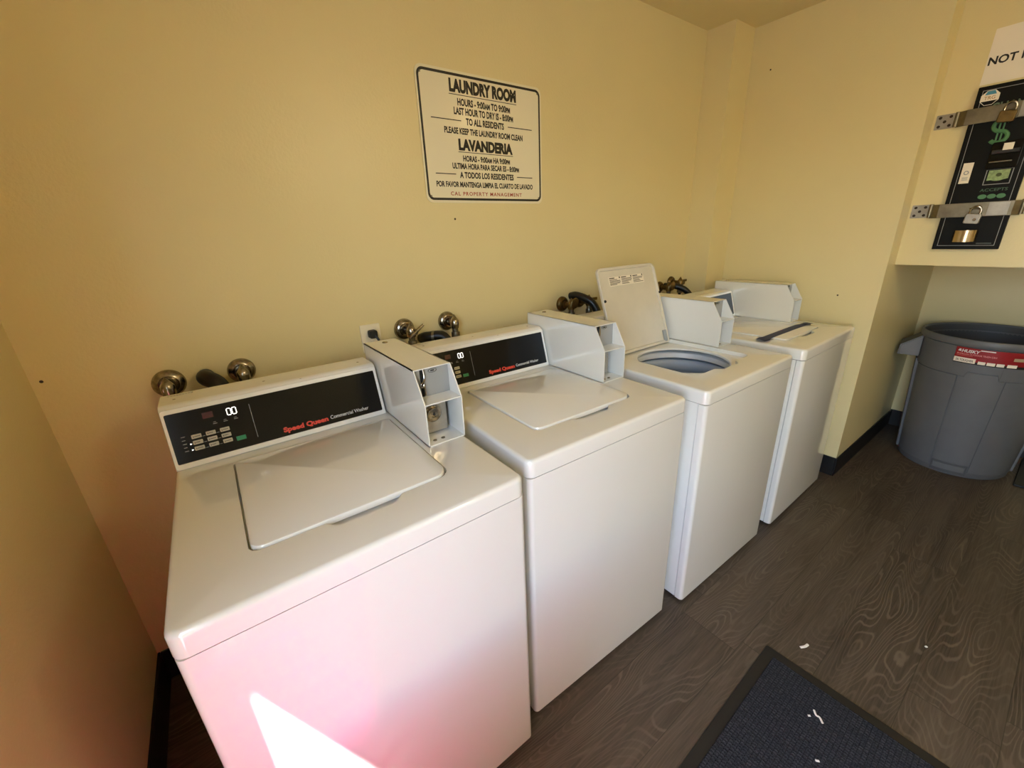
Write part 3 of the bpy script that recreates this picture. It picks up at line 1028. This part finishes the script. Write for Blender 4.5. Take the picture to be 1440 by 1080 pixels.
# bill acceptor
bm = BM()
prism(bm, rr(1.190, 1.283, 1.612, 1.715, .008, 4), P0 - .001, P0 + .010, B)
obj('bill_acceptor', bm, M_BLACKP, t, bevel=.003)
ba = bpy.data.objects['bill_acceptor']
bm = BM()
box(bm, 1.196, 1.276, 1.668, 1.684, P0 + .009, P0 + .022, B)
obj('acceptor_mouth', bm, M_BLACK, ba, bevel=.003)
bm = bxo(0, 0, 0, 0, 0, 0)
bm.free()
bm = box(BM(), 1.197, 1.262, 1.636, 1.640, P0 + .009, P0 + .016, B)
obj('acceptor_lip', bm, M_STEEL, ba, bevel=.001)
bm = box(BM(), 1.226, 1.255, 1.680, 1.706, P0 + .020, P0 + .0226, B)
obj('acceptor_note', bm, M_PAPER, ba, smooth=0)
# picture of a banknote
bm = ring_prism(BM(), [(1.197, 1.549), (1.276, 1.549), (1.276, 1.609), (1.197, 1.609)], [(1.1995, 1.5515), (1.2735, 1.5515), (1.2735, 1.609 - .0005), (1.1995, 1.609 - .0005)], P0 - .001, P0 + .0008, B)
obj('banknote_frame', bm, M_GREYPRINT, t, smooth=0)
bm = prism(BM(), [(1.205, 1.566)] + [(1.236 + .028 * math.cos(a), 1.582 + .019 * math.sin(a)) for a in [PI + .9 + k * (PI - 1.8) / 8 for k in range(9)]] + [(1.267, 1.570), (1.267, 1.606), (1.205, 1.606)], P0 - .001, P0 + .0006, B)
bp = obj('banknote_picture', bm, M_BILL, t, smooth=0)
bm = prism(BM(), [(1.237 + .0085 * math.cos(2 * PI * k / 20), 1.587 + .0075 * math.sin(2 * PI * k / 20)) for k in range(20)], P0, P0 + .0010, B)
obj('banknote_oval', bm, mat('banknote portrait green', srgb(62, 76, 34), .6), bp, smooth=0)
bm = text_bm(BM(), 'ACCEPTS', 1.195, 1.277, 1.5225, 1.5345, B, P0, P0 + .0008, bold=.01)
obj('accepts_lettering', bm, mat('dull green print', srgb(60, 92, 66), .5), t, smooth=0)
bm = BM()
for k in range(3):
    cu = 1.208 + k * .028
    prism(bm, [(cu + .0135 * math.cos(2 * PI * q / 16), 1.502 + .0095 * math.sin(2 * PI * q / 16)) for q in range(16)], P0 - .001, P0 + .0006, B)
obj('green_emblems', bm, M_DKGREEN, t, smooth=0)
bm = prism(BM(), [(1.119, 1.563), (1.151, 1.563), (1.151, 1.646), (1.119, 1.646)], P0 - .001, P0 + .0008, B)
wl = obj('white_label', bm, M_PAPER, t, smooth=0)
bm = ring_prism(BM(), [(1.135 + .0085 * math.cos(2 * PI * q / 20), 1.606 + .0085 * math.sin(2 * PI * q / 20)) for q in range(20)], [(1.135 + .005 * math.cos(2 * PI * q / 20), 1.606 + .005 * math.sin(2 * PI * q / 20)) for q in range(20)], P0, P0 + .0011, B)
for k in range(3):
    box(bm, 1.126, 1.144, 1.576 + k * .005, 1.578 + k * .005, P0, P0 + .0010, B)
obj('emblem', bm, M_GREYPRINT, wl, smooth=0)
bm = box(BM(), 1.236, 1.283, 1.3035, 1.309, P0 - .001, P0 + .0006, B)
obj('small_print', bm, mat('faint print', srgb(60, 66, 62), .5), t, smooth=0)
# coin cup: hollow half-round steel scoop
bm = BM()
n = 16
cu, hw = 1.1935, .040
R0, R1 = [], []
for k in range(n + 1):
    a = PI * k / n
    for L_, rr_ in ((R0, 1.0), (R1, .93)):
        L_.append((cu - hw * rr_ * math.cos(a), P0 + .034 * rr_ * math.sin(a)))
vs = {}
for nm, L_, v_ in (('ob', R0, 1.314), ('ot', R0, 1.364), ('ib', R1, 1.317), ('it', R1, 1.364)):
    vs[nm] = [bm.verts.new(B @ Vector((u, v_, w_))) for u, w_ in L_]
for a, b in (('ob', 'ot'), ('ot', 'it'), ('it', 'ib')):
    for k in range(n):
        bm.faces.new((vs[a][k], vs[a][k + 1], vs[b][k + 1], vs[b][k]))
bm.faces.new(vs['ob'])
bm.faces.new(vs['ib'])
obj('coin_cup', bm, M_CUP, t, smooth=40)

def strap(z0, z1, zl0, zl1, label, lock_u, lock_v, lock_label, lmat):
    g = 'steel security straps across the change machine'
    t = thing('security_strap', label, 'strap', (0, 0, 0), 0, g)
    zc, h = (z0 + z1) / 2, (z1 - z0)
    def plate(u0, u1, flip):
        bm = BM()
        o = rr(u0, u1, zc - h / 2, zc + h / 2, .003, 2)
        w = u1 - u0
        holes = [(u0 + w * fx, zc + h * fy) for fx, fy in ((.22, .30), (.22, -.30), (.5, 0), (.80, .30), (.80, -.30))]
        hl = [[(a + .0062 * math.cos(-2 * PI * k / 14), b + .0062 * math.sin(-2 * PI * k / 14)) for k in range(14)] for a, b in holes]
        Ma, Mb = B @ Matrix.Translation((0, 0, .0035)), B @ Matrix.Translation((0, 0, .0005))
        A = plane_fill(bm, [o] + hl, Ma)
        Bq = plane_fill(bm, [o] + hl, Mb)
        for a, b in zip(A, Bq):
            bridge(bm, a, b)
        hp = obj('hinge_plate', bm, M_ZINC, t, smooth=30)
        bm = BM()
        for a, b in holes:
            lathe(bm, [(0, .0022), (.0060, .0022), (.0060, .0002)], 14, B @ Matrix.Translation((a, b, 0)))
        obj('hole_screws', bm, mat('dark screw heads', srgb(46, 32, 20), .5, metal=.4), hp)
    plate(.981, 1.041, False)
    plate(1.345, 1.405, True)
    for u in (1.050, 1.336):
        bm = tube(BM(), [B @ Vector((u, zc - h / 2, .009)), B @ Vector((u, zc + h / 2, .009))], .0075, 12)
        obj('hinge_knuckle', bm, M_STEEL, t)
    bm = BM()
    prism(bm, [(1.052, .006), (1.082, P0 + .004), (1.310, P0 + .004), (1.334, .006), (1.334, .010), (1.311, P0 + .0085), (1.081, P0 + .0085), (1.052, .010)], zl0, zl1,
          axes((BHX, 0, 0), (0, -1, 0), (-1, 0, 0), (0, 0, 1)))
    obj('strap', bm, M_STEEL, t, smooth=30, bevel=.001)
    bm = box(BM(), 1.238, 1.300, zl0 + .002, zl1 - .002, P0 + .008, P0 + .0105, B)
    obj('hasp_plate', bm, M_ZINC, t, smooth=30, bevel=.001)
    bm = BM()
    tube(bm, smooth_path([B @ Vector((lock_u + s * .016, zc + .002, P0 + w_)) for s, w_ in ((-1, .004), (-1, .018), (0, .026), (1, .018), (1, .004))], 5), .004, 8)
    obj('staple', bm, M_STEEL, t)
    k = thing('padlock', lock_label, 'padlock', B @ Vector((lock_u, lock_v, P0 + .02)))
    Lm = Matrix.Translation(-(B @ Vector((lock_u, lock_v, P0 + .02)))) @ B @ Matrix.Translation((lock_u, lock_v, P0 + .013)) @ Matrix.Rotation(math.radians(-6), 4, 'Z')
    bm = prism(BM(), rr(-.025, .025, -.022, .020, .006, 4), 0, .020, Lm)
    obj('padlock_body', bm, lmat, k, bevel=.003)
    bm = tube(BM(), smooth_path([Lm @ Vector(q) for q in ((-.016, .018, .010), (-.016, .034, .010), (-.010, .046, .012), (0, .050, .013), (.010, .046, .012), (.016, .034, .010), (.016, .018, .010))], 5), .0042, 10)
    obj('shackle', bm, M_CHROME, k)
    bm = lathe(BM(), [(0, .0215), (.0055, .0215), (.006, .0195)], 16, Lm @ Matrix.Translation((.008, -.004, 0)))
    obj('lock_cylinder', bm, M_CHROME if lmat is not M_BRASS else M_BRASS, k)
strap(1.802, 1.860, 1.799, 1.859, 'upper steel strap, over the dollar sign of the black change machine', 1.208, 1.808, 'aged brass padlock on the upper strap', M_BRASS)
strap(1.424, 1.483, 1.421, 1.480, 'lower steel strap, just above the steel coin cup of the black change machine', 1.203, 1.413, 'grey steel padlock on the lower strap, above the coin cup', M_ZINC)

t = thing('paper_notice', 'white paper notice starting NOT taped above the black change machine', 'notice', (0, 0, 0))
bm = prism(BM(), [(1.091, 1.948), (1.372, 1.950), (1.373, 2.150), (1.093, 2.146)], .0004, .0012, B)
obj('sheet', bm, M_PAPER, t, smooth=0)
bm = text_bm(BM(), 'NOT IN', 1.097, 1.225, 2.017, 2.047, B, .0008, .0016, bold=.03)
obj('lettering', bm, M_SIGNBLK, t, smooth=0)

# ------------------------------------------------------------------ trash can
CC = Vector((3.055, -1.352, 0))
HT, RB, RTOP = .805, .238, .292
t = thing('trash_can', 'large round grey plastic trash can with red label in the niche', 'trash can', CC)
rad = lambda z: RB + (.278 - RB) * (z / .75)
bm = lathe(BM(), [(0, .012), (rad(0) - .012, .012), (rad(0) - .004, .0), (rad(.01), .006), (rad(.10), .10), (rad(.60), .60), (rad(.76), .765), (RTOP, .768), (RTOP + .004, .776),
                   (RTOP + .004, .798), (RTOP, HT), (RTOP - .008, HT), (RTOP - .012, .797)], 96)
obj('can_body', bm, M_CAN, t, smooth=35)
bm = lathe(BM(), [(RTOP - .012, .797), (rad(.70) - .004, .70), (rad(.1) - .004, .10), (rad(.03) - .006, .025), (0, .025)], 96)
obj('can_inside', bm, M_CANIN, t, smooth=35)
def arc_band(bm, a0, a1, z0, z1, off0, off1, n=14, r0=None):
    """curved patch following the can wall between two angles"""
    for (zz0, zz1) in ((z0, z1),):
        P = []
        for k in range(n + 1):
            a = math.radians(a0 + (a1 - a0) * k / n)
            row = []
            for z, o in ((zz0, off0), (zz0, off1), (zz1, off1), (zz1, off0)):
                r = rad(z) + o
                row.append(bm.verts.new((r * math.cos(a), r * math.sin(a), z)))
            P.append(row)
        for k in range(n):
            for q in range(4):
                bm.faces.new((P[k][q], P[k][(q + 1) % 4], P[k + 1][(q + 1) % 4], P[k + 1][q]))
        bm.faces.new(P[0][::-1])
        bm.faces.new(P[-1])
    return bm
# wall panels with grooves between them, and the upper band notched over the front panel
def arc_shape(bm, rows, off0, off1):
    """rows of (angle, z0, z1): a proud slab whose lower and upper edges follow the rows"""
    P = []
    for a, z0, z1 in rows:
        c, s_ = math.cos(math.radians(a)), math.sin(math.radians(a))
        P.append([bm.verts.new(((rad(z) + o) * c, (rad(z) + o) * s_, z)) for z, o in ((z0, off0), (z0, off1), (z1, off1), (z1, off0))])
    for A, Bq in zip(P, P[1:]):
        for q in range(4):
            bm.faces.new((A[q], A[(q + 1) % 4], Bq[(q + 1) % 4], Bq[q]))
    bm.faces.new(P[0][::-1])
    bm.faces.new(P[-1])
    return bm
def spread(a0, a1, z0, z1, st=3.0):
    n = max(2, int(abs(a1 - a0) / st))
    return [(a0 + (a1 - a0) * k / n, z0, z1) for k in range(n + 1)]
rows = spread(167.6, 172.6, .085, .600, 1.5) + spread(174.6, 196.6, .085, .628) + spread(198.6, 203.2, .085, .600, 1.5)
obj('front_panel', arc_shape(BM(), rows, -.002, .004), M_CAN, t, smooth=35, bevel=.0012)
for a0, a1 in ((204.4, 266), (292, 446), (112, 166.4)):
    obj('side_panel', arc_shape(BM(), spread(a0, a1, .035, .600), -.002, .004), M_CAN, t, smooth=35, bevel=.0012)
rows = spread(198.8, 532.2, .6055, .764, 4.0) + [(534.4, .6345, .764)] + spread(536, 556.6, .6345, .764) + [(558.8, .6055, .764)]
obj('upper_band', arc_shape(BM(), rows, -.002, .0065), M_CAN, t, smooth=35, bevel=.0012)
for a in (99, -81):
    bm = BM()
    arc_band(bm, a - 9, a + 9, .03, .62, -.002, .014, 8)
    obj('side_rib', bm, M_CAN, t, smooth=35, bevel=.003)
    # handle: sloping hood on two cheeks
    Rm = Matrix.Rotation(math.radians(a), 4, 'Z')
    bm = BM()
    r0 = .284
    hw = .075
    prof = [(r0 - .006, .770), (r0 + .085, .700), (r0 + .088, .640), (r0 + .078, .636), (r0 + .076, .690), (r0 - .006, .752)]
    prism(bm, prof, -hw, hw, Rm @ axes((0, 0, 0), (1, 0, 0), (0, 0, 1), (0, 1, 0)))
    for s in (-1, 1):
        prism(bm, [(r0 - .008, .765), (r0 + .080, .695), (r0 + .078, .640), (r0 - .010, .640)], s * hw - .004, s * hw + .004, Rm @ axes((0, 0, 0), (1, 0, 0), (0, 0, 1), (0, 1, 0)))
    obj('handle', bm, M_CAN, t, smooth=35, bevel=.003)
bm = BM()
arc_band(bm, 167.8, 203.2, .012, .076, .001, .0035, 14)
fg = obj('foot_grip', bm, M_CANIN, t, smooth=35, bevel=.002)
bm = BM()
arc_band(bm, 170, 201, .030, .064, .002, .0075, 14)
obj('grip_pad', bm, M_CAN, fg, smooth=35, bevel=.002)
# label
def lab(z0, z1, a0, a1, off, m, name, parent, n=12):
    return obj(name, arc_band(BM(), a0, a1, z0, z1, .002, off, n), m, parent, smooth=35)
LZ0, LZ1, LA0, LA1 = .675, .762, 159.5, 213
L = lab(LZ0, LZ1, LA0, LA1, .0085, M_SIGNBLK, 'label', t, 24)
L['label'] = 'red and black brand label'
lab(LZ0 + .014, LZ1 - .001, LA0 + .2, LA1 - .2, .0089, M_LABELRED, 'red_field', L, 24)
def wrap_text(body, a0, a1, z0, z1, off, m, name, bold=.0, shear=0.0):
    bm = text_bm(BM(), body, 0, 1, z0, z1, Matrix(), 0, .0004, bold=bold, shear=shear)
    for v in bm.verts:
        a = math.radians(a0 + (a1 - a0) * v.co.x)
        r = rad(v.co.y) + off + v.co.z
        v.co = Vector((r * math.cos(a), r * math.sin(a), v.co.y))
    return obj(name, bm, m, L, smooth=0)
wrap_text('HUSKY', 164.5, 178.5, .735, .752, .0089, M_WHITEPRINT, 'brand_lettering', .03, .15)
bm = BM()
for (da, dz, w_, h_) in ((161.6, .739, 1.6, .006), (162.2, .744, 1.6, .007), (163.2, .738, .9, .005)):
    arc_band(bm, da, da + w_, dz, dz + h_, .002, .0093, 3)
obj('logo_mark', bm, M_WHITEPRINT, L, smooth=0)
PINKPR = mat('pale red print', srgb(226, 150, 150), .5)
wrap_text('44-GALLON OUTDOOR TRASH CAN', 161, 191, .722, .731, .0089, PINKPR, 'size_lettering', .01)
lab(.7155, .7185, 161, 174, .0093, mat('dull red print', srgb(190, 90, 90), .5), 'fine_print', L, 8)
lab(.680, .706, 159.8, 177, .0093, M_PAPER, 'white_banner', L, 10)
wrap_text('3X TOUGHER', 161.5, 175.5, .686, .698, .0093, M_SIGNBLK, 'banner_lettering', .012)
for k, (a0, a1) in enumerate(((179, 184.5), (185.5, 191.5), (192.5, 198), (200, 207))):
    lab(.680, .696, a0, a1, .0093, M_PAPER, 'pictogram', L, 4)
lab(.716, .732, 203, 211, .0093, mat('tan print', srgb(170, 150, 120), .5), 'tan_patch', L, 4)
lab(.752, .757, 178.5, 189, .0095, M_WHITEPRINT, 'white_flash', L, 6)

# ------------------------------------------------------------------ mats and small litter
t = thing('floor_mat', 'charcoal entrance mat with black rubber border on the wood floor', 'mat', (.13, -1.70, 0), math.radians(1.5))
mx0, mx1, my0, my1 = -.762, .762, -.455, .455
# aligned so that its far corner sits at (0.888, -1.224)
t.location = (.138, -1.699, 0)
bm = ring_prism(BM(), rr(mx0, mx1, my0, my1, .006, 3), rr(mx0 + .034, mx1 - .034, my0 + .034, my1 - .034, .004, 3), 0.0005, .006, Matrix())
obj('rubber_border', bm, M_BLACK, t, smooth=30, bevel=.003)
bm = BM()
prism(bm, rr(mx0 + .033, mx1 - .033, my0 + .033, my1 - .033, .004, 3), .0008, .0085)
obj('carpet', bm, M_CARPET, t, smooth=30, bevel=.002)
tag(obj('rubber_mat', bxo(2.93, 3.36, -2.35, -1.625, .0005, .012), M_BLACK, bevel=.004), 'flat black rubber mat on the floor beside the grey trash can', 'mat')
def scrap(pts, z, r, label, group=None):
    bm = tube(BM(), smooth_path([(x, y, z + .001 * (i % 2)) for i, (x, y) in enumerate(pts)], 4), r, 6)
    for v in bm.verts:
        v.co.z = z + (v.co.z - z) * .6 + .001
    tag(obj('lint_scrap', bm, M_LINT), label, 'lint', group)
scrap([(.770, -1.410), (.758, -1.420), (.760, -1.428), (.748, -1.440)], .0105, .003, 'white thread of lint curled on the charcoal mat')
scrap([(.738, -1.405), (.743, -1.410)], .0105, .003, 'small white fleck just left of the lint thread on the mat')
scrap([(.972, -1.300), (.988, -1.309), (1.004, -1.312)], .001, .0045, 'torn grey-white paper scrap on the wood floor near the mat corner')
scrap([(1.311, -1.565), (1.317, -1.568)], .001, .0035, 'tiny white crumb on the floor to the right of the mat')
scrap([(.633, -1.470), (.627, -1.463)], .0105, .003, 'white lint speck at the bottom edge on the mat')
for x, y, z, lb, ax in ((-.843, 0, 1.112, 'dark nail in the back wall near the left corner', 'y'), (.4385, 0, 1.496, 'dark speck of a nail just under the laundry sign', 'y'), (PX, -.798, 1.049, 'dark nail in the right wall above the far washer', 'x'), (PX, -.269, 2.214, 'dark nail high on the right wall near the corner pillar', 'x')):
    R = Matrix.Rotation(PI / 2, 4, 'X') if ax == 'y' else Matrix.Rotation(-PI / 2, 4, 'Y')
    tag(obj('wall_nail', lathe(BM(), [(0, .003), (.003, .0025), (.0042, 0), (.002, -.002)], 10, Matrix.Translation((x, y, z)) @ R), M_NAIL), lb, 'nail')

# ------------------------------------------------------------------ pink basket added out of view by the sunny doorway to colour the light
t = thing('tint_basket', 'tall pink plastic basket added out of view in the sunlit doorway to tint the light', 'laundry basket', (-.53, -1.40, 0))
BH = .56
def bl(z, o=0):
    f = .80 + .20 * z / BH
    return rr(-.25 * f + o, .25 * f - o, -.20 * f + o, .20 * f - o, .07, 6)
bm = BM()
prism(bm, bl(0), 0.001, .005)
for z0, z1 in ((.0, .07), (.11, .16), (.20, .25), (.29, .34), (.38, .42), (.455, BH)):
    vs = [[bm.verts.new((u, v_, z + .001)) for u, v_ in P] for P, z in ((bl(z0), z0), (bl(z1), z1), (bl(z1, .004), z1), (bl(z0, .004), z0))]
    for a, b in ((0, 1), (1, 2), (2, 3), (3, 0)):
        bridge(bm, vs[a], vs[b])
obj('basket_bands', bm, M_PINK, t, smooth=40)
def resample(P, n):
    Lp = [Vector(p) for p in P] + [Vector(P[0])]
    tot = sum((b - a).length for a, b in zip(Lp, Lp[1:]))
    out, acc, i = [], 0, 0
    for k in range(n):
        s = tot * k / n
        while acc + (Lp[i + 1] - Lp[i]).length < s:
            acc += (Lp[i + 1] - Lp[i]).length
            i += 1
        out.append(Lp[i].lerp(Lp[i + 1], (s - acc) / (Lp[i + 1] - Lp[i]).length))
    return out
bm = BM()
for p, q in zip(resample(bl(.02, .002), 40), resample(bl(BH - .02, .002), 40)):
    tube(bm, [(p.x, p.y, .02), (q.x, q.y, BH - .02)], .009, 6)
obj('basket_ribs', bm, M_PINK, t, smooth=40)

# ------------------------------------------------------------------ ceiling lights
t = thing('ceiling_lamp', 'added round fill light on the ceiling near the front wall, out of view', 'lamp', (.85, -2.70, CEIL))  # added fill light to brighten the room, fixture itself is invented
bm = lathe(BM(), [(0, 0), (.16, 0), (.165, -.012), (.16, -.024), (.14, -.026), (0, -.026)], 40)
obj('lamp_base', bm, M_PLASTIC, t)
bm = lathe(BM(), [(.142, -.022), (.138, -.045), (.11, -.066), (.06, -.076), (0, -.079)], 40)
obj('diffuser', bm, M_DIFF, t)
bl_ = bpy.data.lights.new('fill_light', 'POINT')
bl_.shadow_soft_size = .12
bl_.energy = FILL_WATTS
bl_.color = (1.0, .89, .66)
bo = bpy.data.objects.new('fill_light', bl_)
link(bo, t)
bo.location = (0, 0, -.22)
t = thing('ceiling_lamp', 'small amber globe lamp on the ceiling over the far washers', 'lamp', (1.646, -1.845, CEIL))
bm = lathe(BM(), [(0, 0), (.055, 0), (.055, -.012), (.040, -.025), (0, -.025)], 32)
obj('lamp_base', bm, M_PLASTIC, t)
bm = lathe(BM(), [(.030, -.022), (.046, -.055), (.058, -.085), (.060, -.105), (.052, -.135), (.030, -.155), (0, -.162)], 32)
obj('lamp_globe', bm, M_BULB, t)
